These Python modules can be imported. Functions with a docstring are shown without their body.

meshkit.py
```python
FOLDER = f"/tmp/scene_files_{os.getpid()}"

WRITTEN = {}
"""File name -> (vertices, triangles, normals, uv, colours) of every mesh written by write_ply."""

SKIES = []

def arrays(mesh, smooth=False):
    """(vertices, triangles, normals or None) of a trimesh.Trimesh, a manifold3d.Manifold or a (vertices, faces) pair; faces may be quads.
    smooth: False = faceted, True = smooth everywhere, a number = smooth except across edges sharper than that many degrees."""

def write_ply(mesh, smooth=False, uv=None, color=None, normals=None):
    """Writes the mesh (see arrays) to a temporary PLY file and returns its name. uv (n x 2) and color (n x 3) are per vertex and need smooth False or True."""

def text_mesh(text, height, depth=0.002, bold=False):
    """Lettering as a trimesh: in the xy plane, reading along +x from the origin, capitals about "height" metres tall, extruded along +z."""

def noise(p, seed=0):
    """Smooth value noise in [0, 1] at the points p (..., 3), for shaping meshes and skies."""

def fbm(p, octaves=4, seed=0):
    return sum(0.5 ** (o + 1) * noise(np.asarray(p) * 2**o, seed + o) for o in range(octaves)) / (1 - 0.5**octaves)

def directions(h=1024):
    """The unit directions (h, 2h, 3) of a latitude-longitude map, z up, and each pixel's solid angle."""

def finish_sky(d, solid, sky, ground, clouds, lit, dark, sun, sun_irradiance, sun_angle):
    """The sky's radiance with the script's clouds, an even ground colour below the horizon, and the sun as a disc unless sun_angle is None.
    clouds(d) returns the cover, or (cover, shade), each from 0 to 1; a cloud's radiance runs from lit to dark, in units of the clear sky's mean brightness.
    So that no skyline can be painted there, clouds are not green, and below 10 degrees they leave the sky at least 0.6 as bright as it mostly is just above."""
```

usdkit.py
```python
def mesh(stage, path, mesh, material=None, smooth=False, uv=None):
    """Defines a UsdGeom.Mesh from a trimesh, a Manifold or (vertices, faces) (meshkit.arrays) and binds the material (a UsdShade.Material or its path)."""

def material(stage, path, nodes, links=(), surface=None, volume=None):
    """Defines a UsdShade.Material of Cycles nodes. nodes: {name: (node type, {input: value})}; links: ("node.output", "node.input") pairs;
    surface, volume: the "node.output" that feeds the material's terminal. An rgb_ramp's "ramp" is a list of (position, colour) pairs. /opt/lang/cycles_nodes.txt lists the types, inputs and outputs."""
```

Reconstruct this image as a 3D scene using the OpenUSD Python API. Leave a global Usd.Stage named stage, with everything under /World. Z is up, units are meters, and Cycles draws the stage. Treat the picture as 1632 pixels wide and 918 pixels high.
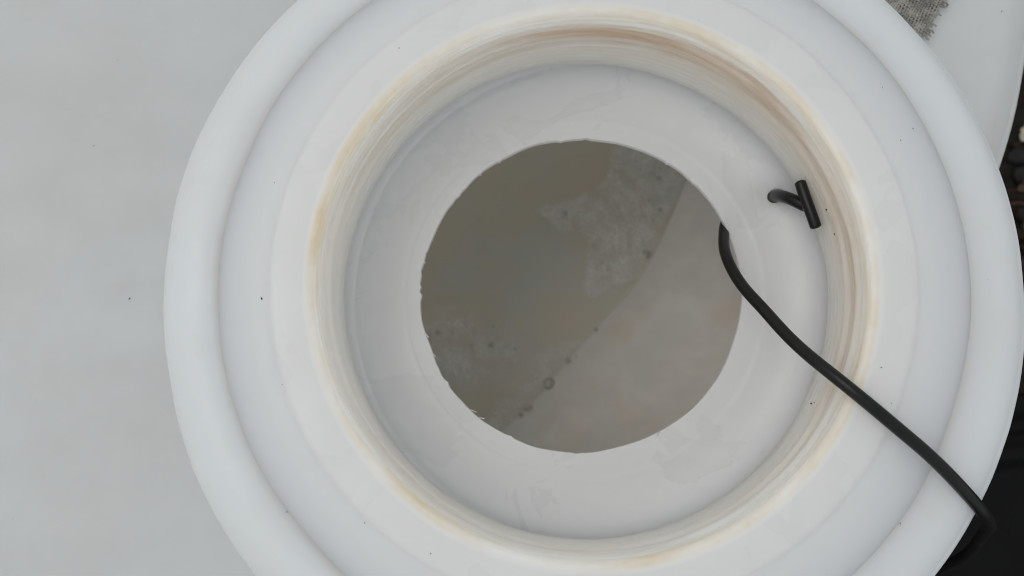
import math
import numpy as np
import trimesh
import manifold3d as m3
import usdkit
import meshkit
import shapely
from pxr import Usd, UsdGeom, UsdLux, UsdShade, Gf, Sdf, Vt
from shapely.geometry import Polygon, LineString, Point

stage = Usd.Stage.CreateInMemory()
UsdGeom.SetStageUpAxis(stage, UsdGeom.Tokens.z)
UsdGeom.SetStageMetersPerUnit(stage, 1.0)
UsdGeom.Xform.Define(stage, '/World')
UsdGeom.Scope.Define(stage, '/World/Looks')
L = '/World/Looks/'

# ------------------------------------------------------------------ camera
EXPOSURE = 0.0
cam = UsdGeom.Camera.Define(stage, '/World/camera')
TX, TY = 0.136, 0.035
cx, sx, cy, sy = math.cos(TX), math.sin(TX), math.cos(TY), math.sin(TY)
Rx = np.array([[1, 0, 0], [0, cx, -sx], [0, sx, cx]])
Ry = np.array([[cy, 0, sy], [0, 1, 0], [-sy, 0, cy]])
Rc = (Ry @ Rx).T
M = np.eye(4); M[:3, :3] = Rc; M[3, :3] = (-0.021, -0.0546, 0.3595)
cam.AddTransformOp().Set(Gf.Matrix4d(*M.ravel().tolist()))
cam.CreateHorizontalApertureAttr(36.0)
cam.CreateVerticalApertureAttr(36.0 * 918 / 1632)
cam.CreateFocalLengthAttr(36.0 * 1330 / 1632)
cam.CreateClippingRangeAttr(Gf.Vec2f(0.01, 200))
cam.CreateExposureAttr(EXPOSURE)
cam.CreateFStopAttr(8.0)          # a phone: almost everything is sharp
cam.CreateFocusDistanceAttr(0.38)

# ------------------------------------------------------------------ sky and sun (overcast)
SUN_DIR = np.array([-0.42, 0.10, 0.90]); SUN_DIR /= np.linalg.norm(SUN_DIR)
ELEV, ROT = math.asin(SUN_DIR[2]), math.atan2(SUN_DIR[0], SUN_DIR[1])
SKY_STRENGTH, CLOUD = 0.10, 5.6
usdkit.material(stage, L + 'overcast_sky', {
    'sky': ('sky_texture', {'sky_type': 'single_scattering', 'sun_disc': False, 'sun_elevation': ELEV, 'sun_rotation': ROT}),
    'tc': ('texture_coordinate', {}),
    'n': ('noise_texture', {'scale': 2.2, 'detail': 5, 'roughness': 0.55}),
    'r': ('rgb_ramp', {'ramp': [(0.3, (CLOUD * .88, CLOUD * .91, CLOUD * .93)), (0.7, (CLOUD * 1.08, CLOUD * 1.11, CLOUD * 1.11))]}),
    'm': ('mix', {'fac': 0.93}),
    'b': ('background_shader', {'strength': SKY_STRENGTH})},
    [('tc.generated', 'n.vector'), ('n.fac', 'r.fac'), ('sky.color', 'm.color1'), ('r.color', 'm.color2'), ('m.color', 'b.color')],
    surface='b.background')
dome = UsdLux.DomeLight.Define(stage, '/World/sky')
UsdShade.MaterialBindingAPI.Apply(dome.GetPrim()).Bind(UsdShade.Material.Get(stage, L + 'overcast_sky'))
dome.GetPrim().SetCustomDataByKey('kind', 'structure')
sun = UsdLux.DistantLight.Define(stage, '/World/sun')
sun.CreateNormalizeAttr(True); sun.CreateIntensityAttr(0.20); sun.CreateAngleAttr(40.0)
sun.CreateColorAttr(Gf.Vec3f(1.0, 0.97, 0.93))
Z = SUN_DIR; X = np.cross([0, 1, 0], Z); X /= np.linalg.norm(X); Y = np.cross(Z, X)
S = np.eye(4); S[0, :3], S[1, :3], S[2, :3] = X, Y, Z
sun.AddTransformOp().Set(Gf.Matrix4d(*S.ravel().tolist()))

# ------------------------------------------------------------------ helpers
rng = np.random.default_rng(7)
used = {}

def numbered(parent, name):
    k = used.get((parent, name), 0); used[(parent, name)] = k + 1
    return parent + '/' + (name if k == 0 else f'{name}_{k:03d}')

def tag(prim, label=None, cat=None, group=None, kind=None):
    for k, v in (('label', label), ('category', cat), ('group', group), ('kind', kind)):
        if v: prim.SetCustomDataByKey(k, v)
    return prim

def thing(name, label, cat, loc=(0, 0, 0), group=None):
    x = UsdGeom.Xform.Define(stage, numbered('/World', name))
    x.AddTranslateOp().Set(Gf.Vec3d(*map(float, loc)))
    return tag(x.GetPrim(), label, cat, group)

def obj(name, mesh, mat, parent=None, smooth=35):
    base = '/World' if parent is None else str(parent.GetPath())
    return usdkit.mesh(stage, numbered(base, name), mesh, L + mat, smooth=smooth).GetPrim()

def chaikin(p, n=2, closed=False):
    p = np.asarray(p, float)
    for _ in range(n):
        q = np.roll(p, -1, 0) if closed else p[1:]
        a = p if closed else p[:-1]
        m = np.stack([.75 * a + .25 * q, .25 * a + .75 * q], 1).reshape(-1, p.shape[1])
        p = m if closed else np.vstack([p[:1], m, p[-1:]])
    return p

def resample(p, step):
    p = np.asarray(p, float); d = np.r_[0, np.cumsum(np.linalg.norm(np.diff(p, axis=0), axis=1))]
    t = np.linspace(0, d[-1], max(2, int(round(d[-1] / step)) + 1))
    return np.stack([np.interp(t, d, p[:, k]) for k in range(p.shape[1])], 1)

def lathe(profile, n=360, move=None):
    """closed solid of revolution: profile (r, z) goes round anticlockwise in the r-z plane; move(theta, r, z) -> dr, dz"""
    p = np.asarray(profile, float); k = len(p)
    th = np.linspace(0, 2 * np.pi, n, endpoint=False)[:, None]
    r, z = np.broadcast_to(p[:, 0], (n, k)), np.broadcast_to(p[:, 1], (n, k))
    if move is not None:
        dr, dz = move(th, r, z); r = r + dr; z = z + dz
    v = np.stack([r * np.cos(th), r * np.sin(th), z], -1).reshape(-1, 3)
    i = np.arange(n)[:, None] * k; j = (np.arange(n)[:, None] + 1) % n * k
    a = np.arange(k)[None]; b = (a + 1) % k
    f = np.stack([i + a, j + a, j + b, i + b], -1).reshape(-1, 4)
    return np.array(v), np.vstack([f[:, [0, 1, 2]], f[:, [0, 2, 3]]])

def fixed(vf):
    m = trimesh.Trimesh(vf[0], vf[1], process=False)
    if m.volume < 0: m.invert()
    return m

def tube(path, radius, n=20, caps=True, flat_tip=0.0):
    p = np.asarray(path, float); r = np.broadcast_to(np.asarray(radius, float), len(p)).copy()
    t = np.gradient(p, axis=0); t /= np.linalg.norm(t, axis=1)[:, None]
    u = np.cross(t[0], [0.3, 0.2, 1.0]); u /= np.linalg.norm(u)
    us = []
    for k in range(len(p)):
        u = u - t[k] * (u @ t[k]); u /= np.linalg.norm(u); us.append(u)
    us = np.array(us); w = np.cross(t, us)
    a = np.linspace(0, 2 * np.pi, n, endpoint=False)
    v = p[:, None] + r[:, None, None] * (us[:, None] * np.cos(a)[None, :, None] + w[:, None] * np.sin(a)[None, :, None])
    v = v.reshape(-1, 3); f = []
    for k in range(len(p) - 1):
        for q in range(n):
            q2 = (q + 1) % n
            f += [(k * n + q, k * n + q2, (k + 1) * n + q2), (k * n + q, (k + 1) * n + q2, (k + 1) * n + q)]
    if caps:
        v = np.vstack([v, p[:1], p[-1:]]); a0, a1 = len(v) - 2, len(v) - 1; e = (len(p) - 1) * n
        for q in range(n):
            q2 = (q + 1) % n
            f += [(a0, q2, q), (a1, e + q, e + q2)]
    return fixed((v, np.array(f)))

def rounded_rod(path, r, step=.0006, n=20, edge=.0012):
    """a rod with slightly rounded cut ends"""
    p = resample(path, step); d = np.r_[0, np.cumsum(np.linalg.norm(np.diff(p, axis=0), axis=1))]
    e = np.minimum(d, d[-1] - d)
    rr = r - edge + np.sqrt(np.maximum(0, edge ** 2 - np.maximum(0, edge - e) ** 2))
    return tube(p, rr, n)

def spline(pts, step):
    from scipy.interpolate import CubicSpline
    p = np.asarray(pts, float); d = np.r_[0, np.cumsum(np.sqrt(np.linalg.norm(np.diff(p, axis=0), axis=1)))]
    q = CubicSpline(d, p)(np.linspace(0, d[-1], 400))
    return resample(q, step)

def cat(ms): return trimesh.util.concatenate(ms)

# ------------------------------------------------------------------ materials
def plastic(name, base, dirt, sub=0.6, rough=0.42, sss=.006, neck=False, film=False, groove=False, inside=None):
    """white polyethylene: milky, faintly marbled, with wear in patches; neck=True adds the ring stains of the screw mouth"""
    n = {
        'g': ('geometry', {}),
        'n1': ('noise_texture', {'scale': 9, 'detail': 4, 'roughness': .55}),
        'n2': ('noise_texture', {'scale': 38, 'detail': 5, 'roughness': .6}),
        'n3': ('noise_texture', {'scale': 420, 'detail': 3}),
        'r1': ('rgb_ramp', {'ramp': [(.35, (0, 0, 0)), (.75, (1, 1, 1))]}),
        'c1': ('mix', {'color1': base, 'color2': dirt}),
        'r2': ('rgb_ramp', {'ramp': [(.56, (0, 0, 0)), (.72, (.35, .35, .35))]}),
        'c2': ('mix', {'color2': tuple(np.array(base) * np.array([.93, .91, .86]))}),
        'rr': ('map_range', {'from_min': .35, 'from_max': .65, 'to_min': rough - .07, 'to_max': rough + .10}),
        'bm': ('bump', {'strength': .10, 'distance': .0006}),
        'p': ('principled_bsdf', {'subsurface_weight': sub, 'subsurface_scale': sss, 'subsurface_radius': (1.0, .95, .86), 'specular_ior_level': .42}),
    }
    l = [('g.position', 'n1.vector'), ('g.position', 'n2.vector'), ('g.position', 'n3.vector'), ('n1.fac', 'r1.fac'), ('r1.color', 'c1.fac'),
         ('n2.fac', 'r2.fac'), ('r2.color', 'c2.fac'), ('c1.color', 'c2.color1'), ('n2.fac', 'rr.value'), ('rr.result', 'p.roughness'),
         ('n3.fac', 'bm.height'), ('bm.normal', 'p.normal')]
    out = 'c2.color'
    if neck:
        n |= {
            'x': ('separate_xyz', {}), 'len': ('mix', {}),
            'flat': ('mapping', {'scale': (1, 1, 0)}),
            'x2': ('math', {'math_type': 'multiply'}), 'y2': ('math', {'math_type': 'multiply'}),
            'rs': ('math', {'math_type': 'add'}), 'r': ('math', {'math_type': 'sqrt'}),
            # inner wall mask: radius below the rim's edge
            'inner': ('map_range', {'from_min': .1265, 'from_max': .1225, 'to_min': 0, 'to_max': 1, 'clamp': True}),
            'inner2': ('map_range', {'from_min': .1252, 'from_max': .1232, 'to_min': 0, 'to_max': 1, 'clamp': True}),
            # streaks that run round the wall
            'sm': ('mapping', {'scale': (13, 13, 150)}), 'sn': ('noise_texture', {'scale': 1, 'detail': 5, 'roughness': .62, 'distortion': .25}),
            'wm': ('mapping', {'scale': (22, 22, 30)}), 'wn': ('noise_texture', {'scale': 1, 'detail': 8, 'roughness': .72}),
            'zw': ('math', {'math_type': 'multiply_add', 'value2': .013, 'value3': -.0065}), 'zz': ('math', {'math_type': 'add'}),
            'zt': ('map_range', {'from_min': -.060, 'from_max': .004, 'to_min': 0, 'to_max': 1, 'clamp': True}),
            # where the brown deposit is heavy: far side and right side of the mouth
            'ax': ('math', {'math_type': 'multiply', 'value2': 4.4}), 'ay': ('math', {'math_type': 'multiply_add', 'value2': 5.0}),
            'am': ('map_range', {'from_min': -.30, 'from_max': .70, 'to_min': .12, 'to_max': 1, 'clamp': True}),
            'brown': ('rgb_ramp', {'ramp': [(0, (0, 0, 0)), (.22, (.05, .05, .05)), (.36, (.22, .22, .22)), (.46, (.40, .40, .40)), (.60, (.80, .80, .80)), (.72, (1, 1, 1)), (.79, (.70, .70, .70)), (.83, (.12, .12, .12)), (1, (.05, .05, .05))]}),
            'sr': ('rgb_ramp', {'ramp': [(.34, (.30, .30, .30)), (.50, (.58, .58, .58)), (.66, (1, 1, 1))]}),
            'b1': ('math', {'math_type': 'multiply'}), 'b2': ('math', {'math_type': 'multiply'}), 'b3': ('math', {'math_type': 'multiply', 'use_clamp': True}),
            'b4': ('math', {'math_type': 'multiply', 'value2': .92}),
            'yel': ('rgb_ramp', {'ramp': [(0, (.12, .12, .12)), (.25, (.26, .26, .26)), (.60, (.34, .34, .34)), (.74, (.22, .22, .22)), (.81, (.18, .18, .18)), (.86, (.62, .62, .62)), (.91, (1, 1, 1)), (.95, (.85, .85, .85)), (1, (.60, .60, .60))]}),
            'ym': ('mapping', {'scale': (9, 9, 60)}), 'ynn': ('noise_texture', {'scale': 1, 'detail': 5, 'roughness': .68}), 'yn': ('rgb_ramp', {'ramp': [(.40, (.06, .06, .06)), (.50, (.45, .45, .45)), (.62, (1, 1, 1))]}),
            'y1': ('math', {'math_type': 'multiply'}), 'y2b': ('math', {'math_type': 'multiply'}), 'y3': ('math', {'math_type': 'multiply', 'value2': .78}),
            'c3': ('mix', {'color2': (.63, .485, .285)}), 'c4': ('mix', {'color2': (.46, .295, .165)}),
            # a wet film with an edge of its own on the rim
            'fm': ('mapping', {'scale': (26, 26, 26)}), 'fn': ('noise_texture', {'scale': 1, 'detail': 3, 'roughness': .5, 'distortion': .6}),
            'fr': ('rgb_ramp', {'ramp': [(.30, (0, 0, 0)), (.56, (0, 0, 0)), (.568, (.8, .8, .8)), (.70, (.1, .1, .1))]}),
            'c5': ('mix', {'color2': tuple(np.array(base) * np.array([.95, .945, .94]))}),
            'cool': ('map_range', {'from_min': .138, 'from_max': .148, 'to_min': 0, 'to_max': 1, 'clamp': True}), 'cc': ('mix', {'color2': (.645, .662, .664)}), 'ci': ('mix', {'color2': (.775, .765, .73)}),
        }
        l += [('g.position', 'x.vector'), ('x.x', 'x2.value1'), ('x.x', 'x2.value2'), ('x.y', 'y2.value1'), ('x.y', 'y2.value2'), ('x2.value', 'rs.value1'), ('y2.value', 'rs.value2'), ('rs.value', 'r.value1'),
              ('r.value', 'inner.value'), ('r.value', 'inner2.value'), ('g.position', 'sm.vector'), ('sm.vector', 'sn.vector'), ('g.position', 'wm.vector'), ('wm.vector', 'wn.vector'),
              ('wn.fac', 'zw.value1'), ('zw.value', 'zz.value1'), ('x.z', 'zz.value2'), ('zz.value', 'zt.value'),
              ('x.x', 'ax.value1'), ('x.y', 'ay.value1'), ('ax.value', 'ay.value3'), ('ay.value', 'am.value'),
              ('zt.result', 'brown.fac'), ('sn.fac', 'sr.fac'), ('brown.color', 'b1.value1'), ('sr.color', 'b1.value2'), ('b1.value', 'b2.value1'), ('am.result', 'b2.value2'),
              ('b2.value', 'b3.value1'), ('inner.result', 'b3.value2'), ('b3.value', 'b4.value1'),
              ('zt.result', 'yel.fac'), ('g.position', 'ym.vector'), ('ym.vector', 'ynn.vector'), ('ynn.fac', 'yn.fac'), ('yel.color', 'y1.value1'), ('yn.color', 'y1.value2'), ('y1.value', 'y2b.value1'), ('inner2.result', 'y2b.value2'), ('y2b.value', 'y3.value1'),
              ('g.position', 'fm.vector'), ('fm.vector', 'fn.vector'), ('fn.fac', 'fr.fac'), ('fr.color', 'c5.fac'), (out, 'c5.color1'), ('r.value', 'cool.value'), ('cool.result', 'cc.fac'), ('c5.color', 'cc.color1'),
              ('cc.color', 'ci.color1'), ('inner.result', 'ci.fac'), ('ci.color', 'c3.color1'), ('y3.value', 'c3.fac'), ('c3.color', 'c4.color1'), ('b4.value', 'c4.fac')]
        del n['len'], n['flat']
        out = 'c4.color'
    if inside is not None:      # stained film, paler at the waterline; colour lifted to brighten the inside; blotchy brown
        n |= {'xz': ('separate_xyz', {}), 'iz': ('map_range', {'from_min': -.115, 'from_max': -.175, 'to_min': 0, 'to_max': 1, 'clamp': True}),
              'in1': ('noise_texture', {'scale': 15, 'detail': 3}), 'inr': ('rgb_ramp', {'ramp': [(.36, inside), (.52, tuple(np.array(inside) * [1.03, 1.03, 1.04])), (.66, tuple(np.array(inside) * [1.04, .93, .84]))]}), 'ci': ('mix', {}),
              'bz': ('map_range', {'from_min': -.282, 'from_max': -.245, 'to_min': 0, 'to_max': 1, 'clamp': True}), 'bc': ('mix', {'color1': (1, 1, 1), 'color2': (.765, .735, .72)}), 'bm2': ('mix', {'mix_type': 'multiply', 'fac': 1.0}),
              'vm': ('mapping', {'scale': (34, 34, 5)}), 'vn': ('noise_texture', {'scale': 1, 'detail': 4, 'roughness': .55}), 'vr': ('rgb_ramp', {'ramp': [(.35, (.90, .90, .90)), (.58, (1, 1, 1)), (.70, (1.08, 1.08, 1.08))]}), 'vm2': ('mix', {'mix_type': 'multiply', 'fac': 1.0})}  # upright pale streaks: reflections on the wet wall painted into the colour
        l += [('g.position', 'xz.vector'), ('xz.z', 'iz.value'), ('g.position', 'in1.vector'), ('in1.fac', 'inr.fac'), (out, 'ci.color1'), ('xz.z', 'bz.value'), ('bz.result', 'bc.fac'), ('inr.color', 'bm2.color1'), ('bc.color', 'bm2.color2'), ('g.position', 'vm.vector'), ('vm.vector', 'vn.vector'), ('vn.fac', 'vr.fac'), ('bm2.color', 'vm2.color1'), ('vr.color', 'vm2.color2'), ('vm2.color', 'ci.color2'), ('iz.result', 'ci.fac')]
        out = 'ci.color'
    if film:                    # dried water film with an edge of its own
        n |= {'fm': ('mapping', {'scale': (17, 17, 17), 'location': (3.1, 1.2, 0)}), 'fn': ('noise_texture', {'scale': 1, 'detail': 5, 'roughness': .58, 'distortion': .8}),
              'fr': ('rgb_ramp', {'ramp': [(.30, (0, 0, 0)), (.545, (.0, .0, .0)), (.556, (1, 1, 1)), (.66, (.35, .35, .35))]}), 'c5': ('mix', {'color2': tuple(np.array(base) * np.array([.94, .937, .94]))})}
        l += [('g.position', 'fm.vector'), ('fm.vector', 'fn.vector'), ('fn.fac', 'fr.fac'), ('fr.color', 'c5.fac'), (out, 'c5.color1')]
        out = 'c5.color'
    if groove:                  # dirt that has settled in the groove round the neck, heavier on the near left
        n |= {'x': ('separate_xyz', {}), 'x2': ('math', {'math_type': 'multiply'}), 'y2': ('math', {'math_type': 'multiply'}), 'rs': ('math', {'math_type': 'add'}), 'r': ('math', {'math_type': 'sqrt'}),
              'gm': ('map_range', {'from_min': .1712, 'from_max': .1672, 'to_min': 0, 'to_max': 1, 'clamp': True}), 'gn': ('noise_texture', {'scale': 14, 'detail': 4}), 'gr': ('rgb_ramp', {'ramp': [(.35, (.15, .15, .15)), (.68, (.42, .42, .42))]}),
              'gx': ('math', {'math_type': 'multiply', 'use_clamp': True}), 'c5': ('mix', {'color2': (.46, .40, .31)})}
        l += [('g.position', 'x.vector'), ('x.x', 'x2.value1'), ('x.x', 'x2.value2'), ('x.y', 'y2.value1'), ('x.y', 'y2.value2'), ('x2.value', 'rs.value1'), ('y2.value', 'rs.value2'), ('rs.value', 'r.value1'), ('r.value', 'gm.value'),
              ('g.position', 'gn.vector'), ('gn.fac', 'gr.fac'), ('gm.result', 'gx.value1'), ('gr.color', 'gx.value2'), ('gx.value', 'c5.fac'), (out, 'c5.color1')]
        out = 'c5.color'
    l.append((out, 'p.base_color'))
    usdkit.material(stage, L + name, n, l, surface='p.BSDF')

plastic('tank_plastic', (.61, .635, .64), (.545, .55, .535), rough=.46, inside=(.84, .765, .65))  # base colour carries the shade of the dark inside behind the plastic
plastic('neck_plastic', (.655, .655, .65), (.635, .63, .615), neck=True)
plastic('collar_plastic', (.64, .665, .675), (.62, .635, .635), groove=True)
plastic('plate_plastic', (.875, .872, .878), (.845, .845, .84), film=True, rough=.38)

def simple(name, color, rough=.5, spec=.5, var=.0, scale=60, bump=0.0, bscale=300, bdist=.0005, color2=None):
    c2 = color2 if color2 is not None else tuple(np.array(color) * (1 - var))
    usdkit.material(stage, L + name, {
        'g': ('geometry', {}), 'n': ('noise_texture', {'scale': scale, 'detail': 5, 'roughness': .6}),
        'r': ('rgb_ramp', {'ramp': [(.35, c2), (.65, color)]}),
        'b': ('noise_texture', {'scale': bscale, 'detail': 4}), 'bm': ('bump', {'strength': bump, 'distance': bdist}),
        'p': ('principled_bsdf', {'roughness': rough, 'specular_ior_level': spec})},
        [('g.position', 'n.vector'), ('g.position', 'b.vector'), ('n.fac', 'r.fac'), ('r.color', 'p.base_color'), ('b.fac', 'bm.height'), ('bm.normal', 'p.normal')], surface='p.BSDF')

simple('black_rubber', (.0045, .0044, .0042), .36, .34, .4, 90, .20, 900, .0002)
simple('soil', (.030, .026, .022), .95, .2, .6, 40, 1.0, 160, .006)
simple('black_sheet', (.004, .004, .0045), .5, .12, .3, 30, .15, 200, .0008)
simple('bark', (.036, .027, .020), .9, .2, .6, 120, .6, 400, .001)
simple('dry_leaf', (.085, .052, .034), .75, .3, .5, 90, .3, 500, .0005)
simple('pale_leaf', (.50, .45, .37), .7, .3, .3, 90, .3, 500, .0005)
simple('twig_brown', (.08, .035, .025), .8, .3, .4, 150)
simple('dark_stone', (.026, .025, .025), .8, .3, .4, 120, .5, 500, .0006)
simple('grit', (.035, .027, .02), .9, .2, .4, 400)
simple('yarn', (.40, .385, .35), .95, .1, .45, 170, .5, 2600, .0004)
simple('cloth_back', (.17, .15, .125), .95, .1, .6, 300, .6, 1200, .001)

# the standing liquid: cloudy grey water with soft mottling
usdkit.material(stage, L + 'cloudy_water', {
    'g': ('geometry', {}), 'n': ('noise_texture', {'scale': 19, 'detail': 4, 'roughness': .5}),
    'r': ('rgb_ramp', {'ramp': [(.35, (.47, .475, .44)), (.50, (.49, .46, .385)), (.66, (.515, .46, .385))]}),
    'p': ('principled_bsdf', {'roughness': .22, 'ior': 1.33, 'specular_ior_level': .35, 'coat_weight': 0.0})},
    [('g.position', 'n.vector'), ('n.fac', 'r.fac'), ('r.color', 'p.base_color')], surface='p.BSDF')
# froth: lacy raft of tiny bubbles, open between them, thinning towards its edge
usdkit.material(stage, L + 'froth', {
    'g': ('geometry', {}), 'v': ('voronoi_texture', {'scale': 420, 'feature': 'distance_to_edge'}),
    'v2': ('voronoi_texture', {'scale': 170, 'feature': 'distance_to_edge'}),
    'n': ('noise_texture', {'scale': 60, 'detail': 4, 'roughness': .65}),
    'cell': ('map_range', {'from_min': .0, 'from_max': .22, 'to_min': 1, 'to_max': .35, 'clamp': True}),
    'cell2': ('map_range', {'from_min': .0, 'from_max': .10, 'to_min': 1, 'to_max': .75, 'clamp': True}),
    'nr': ('map_range', {'from_min': .34, 'from_max': .62, 'to_min': .30, 'to_max': 1, 'clamp': True}),
    'a': ('attribute', {'attribute': 'cover'}),
    'm0': ('math', {'math_type': 'multiply'}), 'm1': ('math', {'math_type': 'multiply'}), 'm2': ('math', {'math_type': 'multiply'}), 'm3': ('math', {'math_type': 'multiply', 'value2': .95}),
    't': ('transparent_bsdf', {'color': (1, 1, 1)}),
    'p': ('principled_bsdf', {'base_color': (.80, .79, .76), 'roughness': .55, 'specular_ior_level': .3}),
    'mx': ('mix_closure', {})},
    [('g.position', 'v.vector'), ('g.position', 'v2.vector'), ('g.position', 'n.vector'), ('v.distance', 'cell.value'), ('v2.distance', 'cell2.value'), ('n.fac', 'nr.value'), ('cell.result', 'm0.value1'), ('cell2.result', 'm0.value2'),
     ('m0.value', 'm1.value1'), ('nr.result', 'm1.value2'), ('m1.value', 'm2.value1'), ('a.fac', 'm2.value2'), ('m2.value', 'm3.value1'), ('m3.value', 'mx.fac'), ('t.BSDF', 'mx.closure1'), ('p.BSDF', 'mx.closure2')], surface='mx.closure')
simple('bubble_skin', (.40, .38, .315), .15, .5, .15, 60)

# ------------------------------------------------------------------ the ground beside the tank
GZ = -.42
def ground_height(x, y):
    p = np.stack([np.asarray(x) * 14, np.asarray(y) * 14, 0 * np.asarray(x)], -1)
    return GZ + .012 * (meshkit.fbm(p, 4, 3) - .5)
lin = np.r_[-4, -2.5, -1.5, -1.0, np.linspace(-.8, .9, 120), 1.2, 1.8, 2.8, 4]
gx, gy = np.meshgrid(lin, lin, indexing='ij'); gz = ground_height(gx, gy)
nn = len(lin); ids = np.arange(nn * nn).reshape(nn, nn)
gf = np.stack([ids[:-1, :-1], ids[1:, :-1], ids[1:, 1:], ids[:-1, 1:]], -1).reshape(-1, 4)
tag(obj('ground', (np.stack([gx, gy, gz], -1).reshape(-1, 3), gf), 'soil', smooth=True), kind='structure')

# ------------------------------------------------------------------ the tank
TOP = -.085
foot = Polygon(np.vstack([chaikin([(-.12, -.33), (-.02, -.245), (.075, -.165), (.125, -.105), (.175, -.052), (.210, .008), (.2365, .070), (.2510, .110), (.2625, .165), (.279, .25), (.285, .40)], 2), [(.285, .62), (-.72, .62), (-.72, -.33)]])).buffer(-.10).buffer(.10, 32)
C0 = np.array([-.22, .15])
NA = 300
angs = np.linspace(0, 2 * np.pi, NA, endpoint=False)

def ring(poly):
    b = poly.exterior; out = []
    for a in angs:
        hit = LineString([C0, C0 + 2 * np.array([math.cos(a), math.sin(a)])]).intersection(b)
        pts = [hit] if hit.geom_type == 'Point' else list(hit.geoms)
        out.append(max((np.array(q.coords[0]) for q in pts), key=lambda q: np.linalg.norm(q - C0)))
    return np.array(out)

def side_inset(z):
    """the wall leans in below the shoulder like a bowl"""
    z = np.asarray(z, float); out = np.zeros_like(z)
    lo = z < -.112
    out[lo] = .473 * (1 - np.sqrt(np.maximum(0, 1 - ((z[lo] + .112) / .262) ** 2)))
    r = .030; hi = z > TOP - r
    out[hi] = r - np.sqrt(np.maximum(0, r ** 2 - (z[hi] - (TOP - r)) ** 2))
    return out

def shell(off, zs):
    v = []
    for z, o in zip(zs, side_inset(np.array(zs) + (off if False else 0))):
        q = ring(foot.buffer(-float(o) - off, 24)); v.append(np.column_stack([q, np.full(NA, z)]))
    k = len(zs); V = np.vstack(v); f = []
    for j in range(k - 1):
        a = np.arange(NA) + j * NA; b = (np.arange(NA) + 1) % NA + j * NA
        f.append(np.stack([a, b, b + NA], 1)); f.append(np.stack([a, b + NA, a + NA], 1))
    V = np.vstack([V, [[*C0, zs[0]], [*C0, zs[-1]]]]); i0, i1 = len(V) - 2, len(V) - 1
    a = np.arange(NA); b = (a + 1) % NA
    f.append(np.stack([np.full(NA, i0), b, a], 1)); f.append(np.stack([np.full(NA, i1), a + (k - 1) * NA, b + (k - 1) * NA], 1))
    return fixed((V, np.vstack(f)))

def man(t):
    return m3.Manifold(m3.Mesh(np.asarray(t.vertices, np.float32), np.asarray(t.faces, np.uint32)))

ta = np.linspace(0, np.pi / 2, 12)
zs = np.r_[np.linspace(-.345, -.12, 26), TOP - .030 + .030 * np.sin(ta)]
outer = shell(0, zs)
zi = np.r_[np.linspace(-.340, -.12, 26), -.115, TOP - .030 + .0245 * np.sin(ta)]
inner = shell(.0055, zi)
mouth = m3.Manifold.cylinder(.08, .114, .114, 160).translate([0, 0, -.15])
tank_shell = man(outer) - man(inner) - mouth

tank = thing('plastic_tank', 'white translucent plastic water tank whose round open mouth fills the view', 'tank')
obj('tank_body', tank_shell, 'tank_plastic', tank, 30)

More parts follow.
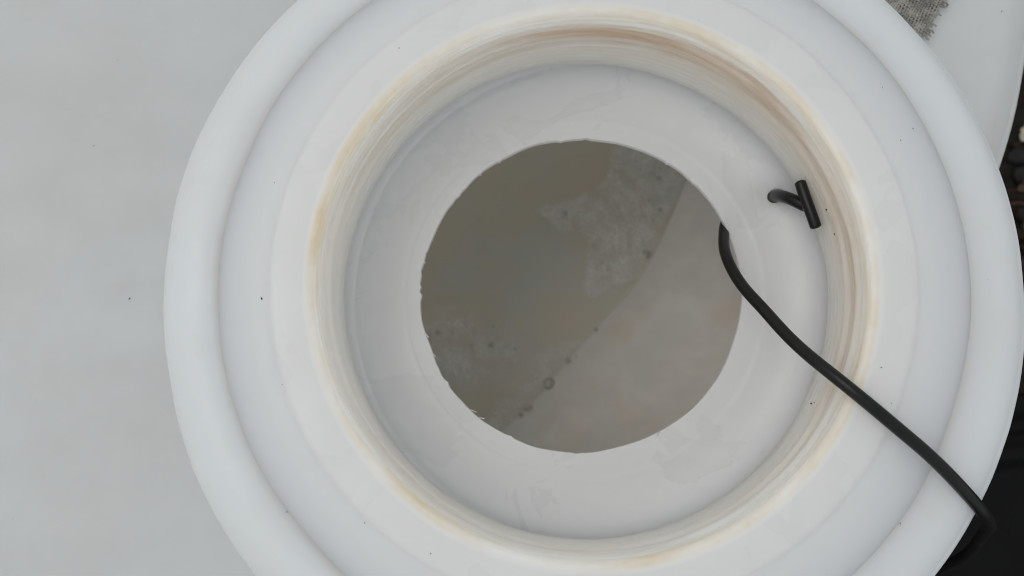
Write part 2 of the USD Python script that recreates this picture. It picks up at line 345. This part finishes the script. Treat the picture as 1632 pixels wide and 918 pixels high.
def wobble(seed, amp):
    def f(th, r, z):
        p = np.stack([np.cos(th) * 2.2 + 0 * r, np.sin(th) * 2.2 + 0 * r, r * 14 + z * 9], -1)
        q = np.stack([np.cos(th) * 9 + 0 * r, np.sin(th) * 9 + 0 * r, r * 60 + z * 40], -1)
        d = (meshkit.fbm(p, 2, seed) - .5) * amp + (meshkit.fbm(q, 2, seed + 9) - .5) * amp * .28
        return d, .7 * d[:, ::-1] * 0 + (meshkit.fbm(p + 7.7, 2, seed + 4) - .5) * amp
    return f

# outer collar: a rounded ring that drops to the tank's top
col = chaikin([(.1600, -.0215), (.1640, -.0128), (.1690, -.0121), (.1740, -.0115), (.1800, -.0114), (.1865, -.0130), (.1930, -.0170), (.1990, -.0240), (.2022, -.0345), (.2020, -.048), (.2010, -.062), (.2005, -.076), (.2020, -.0865)], 3)
col = np.vstack([resample(col, .0016), resample([(.2015, -.0875), (.150, -.0875)], .006), resample([(.150, -.085), (.150, -.02)], .006)])[::-1]
obj('collar', fixed(lathe(col, 360, wobble(3, .0022))), 'collar_plastic', tank, 50)

# the neck: flat rim, inner wall with a shallow screw thread, sloping shoulder down to the collar
def neck_move(th, r, z):
    dr, dz = wobble(11, .0014)(th, r, z)
    wall = (r < .1225) & (z < -.002)
    phi = (th + np.pi / 2) % (2 * np.pi)                 # 0 at the near side (bottom of the photograph)
    bump = 0
    for turn in (-1, 0, 1):
        zc = -.010 - .0125 * ((phi - .12) / (2 * np.pi) + turn)
        on = 1.0
        start = (phi - .12) / .30 if turn == 0 else np.ones_like(phi)
        if turn == -1: start = np.zeros_like(phi)
        if turn == 1: start = 1 - np.clip((phi - 4.2) / .5, 0, 1)
        w = np.clip(start, 0, 1); w = w * w * (3 - 2 * w)
        bump = bump + w * np.exp(-((z - zc) / .0021) ** 4)
    ridge = .00018 * np.sin(z * 2 * np.pi / .0042 + 2.2 * meshkit.noise(np.stack([np.cos(th) * 2 + 0 * z, np.sin(th) * 2 + 0 * z, z * 20], -1), 5) * 3)
    return np.where(wall, dr * .6 - .0018 * bump + ridge, dr), dz
nk = np.vstack([
    resample([(.1192, -.0690), (.1198, -.0045)], .0006),
    chaikin([(.1198, -.0045), (.1200, -.0016), (.1216, -.0002), (.1245, 0.0)], 3)[1:],
    resample(chaikin([(.1245, 0.0), (.1320, .0002), (.1385, -.0002), (.1402, -.0006), (.1416, -.0021), (.1440, -.0030), (.1490, -.0047), (.1545, -.0072), (.1605, -.0096), (.1650, -.0112), (.1700, -.0126), (.1715, -.0200)], 3), .0012)[1:],
    resample([(.1715, -.0200), (.1660, -.083)], .005)[1:],
    resample([(.1660, -.083), (.1192, -.083)], .004)[1:],
    resample([(.1192, -.083), (.1192, -.0690)], .004)[1:-1]])[::-1]
obj('neck', fixed(lathe(nk, 400, neck_move)), 'neck_plastic', tank, 50)

# plate that closes the neck, dished at its outer edge, with a hand-cut opening and a drilled hole
pl = np.vstack([chaikin([(.1206, -.0500), (.1190, -.0548), (.1150, -.0600), (.1090, -.0636), (.1010, -.0655), (.0900, -.0660)], 3), [(.02, -.0660), (.0, -.0660), (.0, -.0696), (.09, -.0696), (.1206, -.0696)]])
sec = m3.CrossSection([pl[::-1].tolist()]) if m3.CrossSection([pl[::-1].tolist()]).area() > 1e-6 else m3.CrossSection([pl.tolist()])
plate = sec.revolve(320)
n = 420; a = np.linspace(0, 2 * np.pi, n, endpoint=False)
rr = .0818 + .0007 * np.sin(2 * a + .8) + .0009 * (meshkit.fbm(np.stack([np.cos(a) * 3, np.sin(a) * 3, 0 * a], -1), 3, 4) - .5) * 2
knife = np.abs(((a * 17 / (2 * np.pi)) % 1) - .5)       # short straight strokes of the blade
left = np.clip(.45 - np.cos(a - 2.55), 0, 0) + np.clip(np.cos(a - 2.9) + .35, 0, 1)
rr += left * .0011 * (knife - .25)
for k in range(26):                                       # nicks and burrs, most of them on the left half
    at = rng.normal(3.0, 1.1); rr += rng.choice([-1, 1], p=[.7, .3]) * rng.uniform(.0003, .0009) * np.exp(-(((a - at + np.pi) % (2 * np.pi) - np.pi) / rng.uniform(.006, .02)) ** 2)
HX, HY, DX, DY = -.0010, .0018, .0999, .0506
cut = m3.CrossSection([np.column_stack([HX + rr * np.cos(a), HY + rr * np.sin(a)]).tolist()]).extrude(.04).translate([0, 0, -.08])
drill = m3.Manifold.cylinder(.05, .0036, .0036, 40).translate([DX, DY, -.095])
def dimple(v):
    v = np.array(v); d2 = (v[:, 0] - .0965) ** 2 + (v[:, 1] - .0515) ** 2
    v[:, 2] -= .0032 * np.exp(-(d2 / .0075 ** 2)) - .0006 * (meshkit.fbm(v * 22, 2, 6) - .5)
    rr_ = np.hypot(v[:, 0] - .001, v[:, 1]); v[:, 2] += .0003 * np.exp(-((rr_ - .0925) / .0013) ** 2)
    return v
obj('mouth_plate', (plate - cut).refine_to_length(.0028).warp_batch(dimple) - drill, 'plate_plastic', tank, 30)

# a few curled shavings left on the cut edge
for k, (at, ln) in enumerate(((3.42, .0028), (3.55, .0022), (3.98, .0035), (4.05, .0025), (1.78, .0025), (5.2, .002))):
    q = np.array([HX + .0820 * math.cos(at), HY + .0820 * math.sin(at), -.0660])
    t = np.array([-math.sin(at), math.cos(at), 0]); i = np.array([-math.cos(at), -math.sin(at), 0])
    obj('burr', tube(spline([q - t * ln / 2 - i * .0006, q + i * .0004 + [0, 0, .0002], q + t * ln / 2 + i * .0009], .0004), .00028, 6), 'plate_plastic', tank, 60)

# ------------------------------------------------------------------ liquid, froth and bubbles in the tank
WZ = -.30
wp = foot.buffer(-float(side_inset(np.array([WZ]))[0]) - .004, 24)
wr = ring(wp); V = np.vstack([np.column_stack([wr, np.full(NA, WZ)]), [[*C0, WZ]]])
aa = np.arange(NA)
tag(obj('water', (V, np.stack([np.full(NA, NA), aa, (aa + 1) % NA], 1)), 'cloudy_water', smooth=False), kind='structure')

def froth(outline, fade, name, label, z=WZ + .0012, seed=0):
    poly = Polygon(outline).buffer(0).intersection(wp.buffer(-.0006))
    if poly.geom_type != 'Polygon': poly = max(poly.geoms, key=lambda q: q.area)
    poly = Polygon(chaikin(np.array(poly.exterior.coords)[:-1], 2, True)).buffer(.004)
    x0, y0, x1, y1 = poly.bounds; s = .0014
    xs, ys = np.arange(x0, x1 + s, s), np.arange(y0, y1 + s, s)
    X2, Y2 = np.meshgrid(xs, ys, indexing='ij')
    wob = .010 * (meshkit.fbm(np.stack([X2 * 55, Y2 * 55, 0 * X2], -1), 4, seed) - .5)
    P2 = shapely.points(X2, Y2)
    inside = np.where(shapely.contains(poly, P2), 1, -1) * shapely.distance(poly.exterior, P2) + wob
    free = shapely.distance(wp.exterior, P2) * np.where(shapely.contains(wp, P2), 1, -1)
    dens = np.clip(inside / fade, 0, 1); keep = (dens > 0) & (free > -.0008)
    q = keep[:-1, :-1] & keep[1:, :-1] & keep[1:, 1:] & keep[:-1, 1:]
    idx = np.arange(X2.size).reshape(X2.shape)
    f = np.stack([idx[:-1, :-1][q], idx[1:, :-1][q], idx[1:, 1:][q], idx[:-1, 1:][q]], 1)
    u, inv = np.unique(f, return_inverse=True); f = inv.reshape(-1, 4)
    zz = z + .0006 * np.clip(dens, 0, 1)
    v = np.stack([X2, Y2, zz], -1).reshape(-1, 3)[u]; d = dens.reshape(-1)[u]
    p = thing(name, label, 'foam')
    o = obj('froth', (v, f), 'froth', p, True)
    UsdGeom.PrimvarsAPI(o).CreatePrimvar('cover', Sdf.ValueTypeNames.FloatArray, 'vertex').Set(Vt.FloatArray.FromNumpy(d.astype(np.float32)))
    return p

def bubble(parent, x, y, r):
    th = np.linspace(0, np.pi / 2, 7)
    prof = [(r * math.cos(t), WZ + .0012 + r * .32 * math.sin(t)) for t in th]
    v, f = [], []
    N = 28
    for (q, z) in prof[:-1]:
        b = np.linspace(0, 2 * np.pi, N, endpoint=False); v.append(np.column_stack([x + q * np.cos(b), y + q * np.sin(b), 0 * b + z]))
    v = np.vstack(v + [[[x, y, prof[-1][1]]]])
    for j in range(len(prof) - 2):
        for k in range(N): f.append((j * N + k, j * N + (k + 1) % N, (j + 1) * N + (k + 1) % N)); f.append((j * N + k, (j + 1) * N + (k + 1) % N, (j + 1) * N + k))
    j = len(prof) - 2
    for k in range(N): f.append((j * N + k, j * N + (k + 1) % N, len(v) - 1))
    return obj('bubble', (v, np.array(f)), 'bubble_skin', parent, True)

fa = froth([(.0653, .161), (.0412, .1491), (.0346, .1203), (.0142, .1091), (-.006, .1035), (-.024, .0985), (-.0225, .0945), (-.0012, .0825), (.0174, .0796), (.0171, .0577), (.0153, .0329), (.0212, .0283), (.0348, .0389), (.0532, .0418), (.0619, .0523), (.0746, .0854), (.09, .112), (.1029, .1474)],
           .0045, 'foam_patch', 'ragged pale froth raft with a long pointed tip on the water', seed=1)
fb = froth([(-.1321, .0053), (-.1062, .0178), (-.0912, .0228), (-.0746, .0167), (-.063, .0051), (-.0421, .0001), (-.0297, -.0124), (-.0273, -.0297), (-.052, -.0443), (-.0816, -.0468), (-.1065, -.0345), (-.1267, -.0196)],
           .016, 'foam_patch', 'faint thin froth with dark round bubbles at the hole edge opposite the cable', seed=2)
fc = froth([(.060, .030), (.045, .020), (.0273, .003), (.0073, -.006), (-.0124, -.0099), (-.0372, -.0346), (-.0569, -.059), (-.075, -.082), (-.060, -.10), (-.030, -.075), (.0, -.04), (.03, .0), (.06, .03)],
           .010, 'foam_patch', 'narrow froth strip lying along the waterline of the inner wall', seed=3)
for x, y, r in ((-.0011, .0957, .0021), (.0631, .0625, .0034), (.0222, .0663, .0018), (.032, .05, .0019), (.0547, .0907, .0018), (.0746, .1241, .0024), (.0749, .0982, .0022), (.0666, .106, .0014), (.0485, .0794, .0016), (.0409, .0728, .0014)):
    bubble(fa, x, y, r)
for k in range(34):                                       # clusters of finer bubbles
    c = [(.062, .108), (.050, .078), (.032, .056), (.068, .132)][k % 4]
    bubble(fa, c[0] + rng.normal(0, .008), c[1] + rng.normal(0, .011), rng.uniform(.0006, .0013))
for x, y, r in ((-.0605, -.0098, .0029), (-.103, .0002, .0027), (-.091, -.0003, .0019), (-.0421, -.0138, .0017), (-.112, -.004, .0028)):
    bubble(fb, x, y, r)
for k in range(10): bubble(fb, -.075 + rng.normal(0, .018), -.014 + rng.normal(0, .010), rng.uniform(.0005, .0011))
for x, y, r in ((-.015, -.0405, .0048), (-.0294, -.0604, .0034), (-.0372, -.0648, .0020), (-.0001, -.0223, .0022), (.0073, -.0199, .0018), (-.034, -.060, .0014), (.022, .002, .0016)):
    bubble(fc, x, y, r)

# ------------------------------------------------------------------ the cable
cable = thing('black_cable', 'black rubber cable looping from outside over the rim into the cut hole', 'cable')
path = [(.0999, .0506, -.0680), (.1000, .0535, -.0765), (.0948, .0547, -.0812), (.0856, .0496, -.0800), (.0770, .0401, -.0752), (.0738, .0319, -.0680), (.0719, .0242, -.0605), (.0719, .0144, -.0520), (.0756, .0014, -.0420), (.0816, -.0110, -.0300), (.0883, -.0236, -.0190), (.0951, -.0343, -.0085), (.1021, -.0427, -.0010),
        (.1090, -.0497, .0027), (.1187, -.0582, .0030), (.1284, -.0665, .0020), (.1375, -.0736, -.0010), (.1464, -.0810, -.0045), (.1572, -.0908, -.0095), (.1700, -.1018, -.0195), (.1790, -.1085, -.0320), (.1895, -.1150, -.0560), (.1975, -.1235, -.0800), (.2030, -.1345, -.1050), (.2010, -.1480, -.1350), (.185, -.168, -.175), (.16, -.19, -.23), (.14, -.22, -.30), (.135, -.27, -.37), (.15, -.33, -.412), (.20, -.42, -.414)]
obj('cord', tube(spline(path, .0015), .0028, 24), 'black_rubber', cable, 60)
obj('cord_end', tube(spline([(.0999, .0508, -.0700), (.0998, .0500, -.0620), (.1006, .0478, -.0540), (.1032, .0446, -.0478), (.1067, .0417, -.0450), (.1085, .0404, -.0440)], .0008), .0030, 20), 'black_rubber', cable, 60)
obj('toggle', rounded_rod(spline([(.1054, .0522, -.0413), (.1073, .0440, -.0405), (.1096, .0366, -.0405), (.1122, .0287, -.0413)], .0006), .00275, n=24), 'black_rubber', cable, 60)

# ------------------------------------------------------------------ the woven cloth on the tank top
def yarn_mesh():
    ws, wf = [], []
    o = np.array([.1880, .1440, TOP + .0018]); u = np.array([.50, .866, 0]); w = np.array([-.80, .60, 0])   # u: along the long frayed side; w: along the end
    P = .00155
    def lift(p): return .004 * meshkit.fbm(p * [60, 60, 0], 3, 8) + .0006
    nu, nw = 62, 46
    for i in range(nw):
        s0, s1 = rng.uniform(-.002, .001) - .0015, (nu - 1) * P + rng.uniform(-.001, .003)
        s = np.arange(s0, s1, P / 4); pts = o + u * s[:, None] + w * (i * P + .0003 * np.sin(s * 300 + i))[:, None]
        pts[:, 2] += lift(pts) + .00045 * np.cos(np.pi * (s / P + i))
        ws.append(tube(pts, .00062 * rng.uniform(.85, 1.15), 6))
    for j in range(nu):
        s0, s1 = rng.uniform(-.004, .0005) - .001, (nw - 1) * P + .001
        s = np.arange(s0, s1, P / 4); pts = o + w * s[:, None] + u * (j * P + .0003 * np.sin(s * 260 + j * 1.7))[:, None]
        pts[:, 2] += lift(pts) - .00045 * np.cos(np.pi * (s / P + j))
        wf.append(tube(pts, .00050 * rng.uniform(.85, 1.15), 6))
    gs, gw = np.linspace(0, (nu - 1) * P, 30), np.linspace(0, (nw - 1) * P, 24)
    A, B = np.meshgrid(gs, gw, indexing='ij'); p = o + u * A[..., None] + w * B[..., None]
    p[..., 2] += lift(p) - .0012; ii = np.arange(p.size // 3).reshape(A.shape)
    back = (p.reshape(-1, 3), np.stack([ii[:-1, :-1], ii[1:, :-1], ii[1:, 1:], ii[:-1, 1:]], -1).reshape(-1, 4))
    return cat(ws), cat(wf), back
cl = thing('woven_cloth', 'coarse grey woven rag lying on the tank top behind the collar', 'cloth')
w1, w2, bk = yarn_mesh()
tag(obj('warp_yarn', w1, 'yarn', cl, 60), kind='stuff'); tag(obj('weft_yarn', w2, 'yarn', cl, 60), kind='stuff'); obj('backing', bk, 'cloth_back', cl, True)

# ------------------------------------------------------------------ dark plastic sheet and litter on the ground
def sheet_height(x, y):
    fold = .020 * np.exp(-((y + .095 - .10 * (x - .42)) / .011) ** 2) + .014 * np.exp(-((y + .070 - .16 * (x - .42)) / .008) ** 2) + .016 * np.exp(-((y + .30 + .4 * (x - .4)) / .02) ** 2)
    p = np.stack([x * 9, y * 9, 0 * x], -1)
    return GZ + .014 + .02 * (meshkit.fbm(p, 3, 21) - .3) + fold
sx_, sy_ = np.linspace(.02, 1.0, 120), np.linspace(-.75, -.045, 150)
SX, SY = np.meshgrid(sx_, sy_, indexing='ij')
SY = SY + .018 * (meshkit.fbm(np.stack([SX * 9, 0 * SX, 0 * SX], -1), 3, 2) - .5) * np.clip((SY + .2) / .15, 0, 1)
SZ = sheet_height(SX, SY); ii = np.arange(SX.size).reshape(SX.shape)
top = np.stack([SX, SY, SZ], -1).reshape(-1, 3)
sf = np.stack([ii[:-1, :-1], ii[1:, :-1], ii[1:, 1:], ii[:-1, 1:]], -1).reshape(-1, 4)
tag(obj('plastic_sheet', (top, sf), 'black_sheet', smooth=True), 'black folded plastic sheet on the ground below the hanging cable', 'plastic sheet')

def chip(size, thick, seed):
    g = np.random.default_rng(seed); k = 7
    b = np.sort(g.uniform(0, 2 * np.pi, k)) if False else np.linspace(0, 2 * np.pi, k, endpoint=False) + g.uniform(-.25, .25, k)
    r = size * g.uniform(.6, 1.0, k); e = np.column_stack([r * np.cos(b) * 1.5, r * np.sin(b) * .7])
    h = m3.CrossSection([e.tolist()]).extrude(thick)
    m = h.to_mesh(); t = trimesh.Trimesh(m.vert_properties[:, :3], m.tri_verts); return t

def place(m, loc, yaw, pitch=0, roll=0):
    T = trimesh.transformations
    m = m.copy(); m.apply_transform(T.euler_matrix(roll, pitch, yaw)); m.apply_translation(loc); return m

chips = []
for k in range(2600):                                     # bark mulch: nobody could count it
    x, y = rng.uniform(.05, .85), rng.uniform(-.10, .75)
    s = rng.uniform(.003, .011)
    chips.append(place(chip(s, s * .35, k), (x, y, float(ground_height(x, y)) + rng.uniform(0, .006)), rng.uniform(0, 6.3), rng.normal(0, .4), rng.normal(0, .4)))
tag(obj('mulch', cat(chips), 'bark', smooth=False), 'dark bark mulch covering the ground right of the tank', 'mulch', kind='stuff')

def leaf_mesh(length, width, seed):
    g = np.random.default_rng(seed); n = 12
    s = np.linspace(0, 1, n); w = width * np.sin(np.pi * s ** .85) ** .8 * (1 + .15 * g.normal(size=n)); w[0] = w[-1] = .0004
    curl = .25 * length * (s - .5) ** 2 + .002
    v = [];
    for i in range(n):
        for q in (-1, -.5, 0, .5, 1): v.append(((s[i] - .5) * length, q * w[i], curl[i] + .45 * w[i] * abs(q)))
    v = np.array(v); f = []
    for i in range(n - 1):
        for q in range(4): f.append((i * 5 + q, (i + 1) * 5 + q, (i + 1) * 5 + q + 1, i * 5 + q + 1))
    v2 = v - [0, 0, .0004]; f = np.array(f); m = len(v)
    f2 = f[:, ::-1] + m
    return np.vstack([v, v2]), np.vstack([f, f2])

def leaf(x, y, ln, wd, yaw, mat, label, seed, dz=.008):
    v, f = leaf_mesh(ln, wd, seed); c, s = math.cos(yaw), math.sin(yaw)
    v = v @ np.array([[c, s, 0], [-s, c, 0], [0, 0, 1]])
    p = thing('fallen_leaf', label, 'leaf', (x, y, float(ground_height(x, y)) + dz))
    obj('blade', (v, f), mat, p, True)
    e = np.array([[-.5 * ln, 0, .004], [-.66 * ln, .001, .003], [-.8 * ln, .003, .001]]) @ np.array([[c, s, 0], [-s, c, 0], [0, 0, 1]])
    obj('stalk', tube(e, .0006, 6), 'twig_brown', p, True)
leaf(.4326, .1945, .022, .0065, .9, 'pale_leaf', 'pale cream dead leaf on dark mulch, brightest thing on the ground', 1, .012)
leaf(.4310, .1440, .026, .006, .35, 'dry_leaf', 'reddish brown dead leaf on mulch just below the tank corner', 2, .009)
leaf(.4290, .0980, .030, .007, 1.9, 'dry_leaf', 'brown dead leaf on mulch beside the collar, nearest the black sheet', 3, .009)

def stone(x, y, r, label, seed):
    s = trimesh.creation.icosphere(2, r); d = meshkit.fbm(s.vertices / r * 1.3 + seed, 3, seed)
    s.vertices = s.vertices * (.55 + .9 * d)[:, None] * [1.2, .9, .65]
    s.apply_translation((x, y, float(ground_height(x, y)) + r * .55))
    tag(obj('stone', s, 'dark_stone', smooth=True), label, 'stone')
stone(.4270, .1740, .0085, 'dark grey pebble beside the pale leaf on the mulch', 3)
stone(.4330, .1560, .0095, 'dark bluish pebble between the pale leaf and the red twig', 5)
stone(.4270, .0720, .0080, 'small dark pebble close to the edge of the black sheet', 8)

def twig(pts, r, label):
    p = spline(pts, .003); p = p + np.column_stack([0 * p[:, 0], .0006 * np.sin(np.arange(len(p)) * 1.7), 0 * p[:, 0]])
    tag(obj('twig', tube(p, np.linspace(r, r * .6, len(p)), 8), 'twig_brown', smooth=True), label, 'twig')
twig([(.402, .127, GZ + .014), (.420, .1262, GZ + .017), (.440, .129, GZ + .014), (.475, .137, GZ + .011)], .0013, 'thin reddish twig lying level across the mulch beside the collar')
twig([(.405, .060, GZ + .012), (.425, .082, GZ + .016), (.440, .110, GZ + .013)], .0011, 'thin slanting twig on the mulch next to the black sheet')

# ------------------------------------------------------------------ specks of grit scattered on the plastic
prof_n = np.array([(.1245, 0.0), (.1320, .0002), (.1385, -.0002), (.1402, -.0006), (.1416, -.0019), (.1440, -.0030), (.1490, -.0047), (.1545, -.0070), (.1605, -.0095), (.1650, -.0110), (.1690, -.0119), (.1760, -.0114), (.1850, -.0126), (.1930, -.0170), (.1990, -.0240)])
def surface_z(x, y):
    r = math.hypot(x, y)
    if r > .203: return TOP
    if r > .122: return float(np.interp(r, prof_n[:, 0], prof_n[:, 1]))
    return -.0655
spots = [(-.2713, .0879, .0006), (-.2454, .0013, .0011), (-.261, .1383, .0005), (-.215, .0819, .0004), (.2336, .1588, .0008), (-.1446, -.0092, .0009), (-.1413, .0438, .0005), (.1471, .0677, .0006), (.1343, .087, .0005), (.1396, .0611, .0005), (-.1324, -.1021, .0006), (-.0961, -.1053, .0006), (-.0676, -.1173, .0006), (.1314, -.1057, .0006), (.1362, -.1067, .0005), (.1235, -.0016, .0010), (.1240, -.010, .0005), (.1226, -.040, .0006), (.126, -.055, .0005), (.1492, .0021, .0005), (-.1072, .002, .0006), (.0114, -.1078, .0005), (-.085, .105, .0006), (-.1335, -.047, .0004)]
for k in range(3):
    t, r = rng.uniform(0, 6.28), rng.uniform(.124, .198); spots.append((r * math.cos(t), r * math.sin(t), rng.uniform(.00018, .0003)))
for k in range(3):
    spots.append((rng.uniform(-.32, -.21), rng.uniform(-.14, .17), rng.uniform(.0002, .0004)))
gr = []
for k, (x, y, s) in enumerate(spots):
    if y < -.03 and x > .10 and abs((x - .1118) * .68 + (y + .0497) * .73) < .004: continue
    s *= .52; gr.append(place(chip(s, s * .5, 900 + k), (x, y, surface_z(x, y) + .0001), rng.uniform(0, 6.3)))
for k in range(5):                                       # specks stuck to the inner wall, on the stained side
    t = rng.uniform(-.55, .75); z = rng.uniform(-.052, -.008)
    gr.append(place(trimesh.creation.icosphere(1, rng.uniform(.0002, .00045)), (.1190 * math.cos(t), .1190 * math.sin(t), z), 0))
tag(obj('grit', cat(gr), 'grit', smooth=False), 'dark specks of grit scattered over the white plastic', 'grit', kind='stuff')
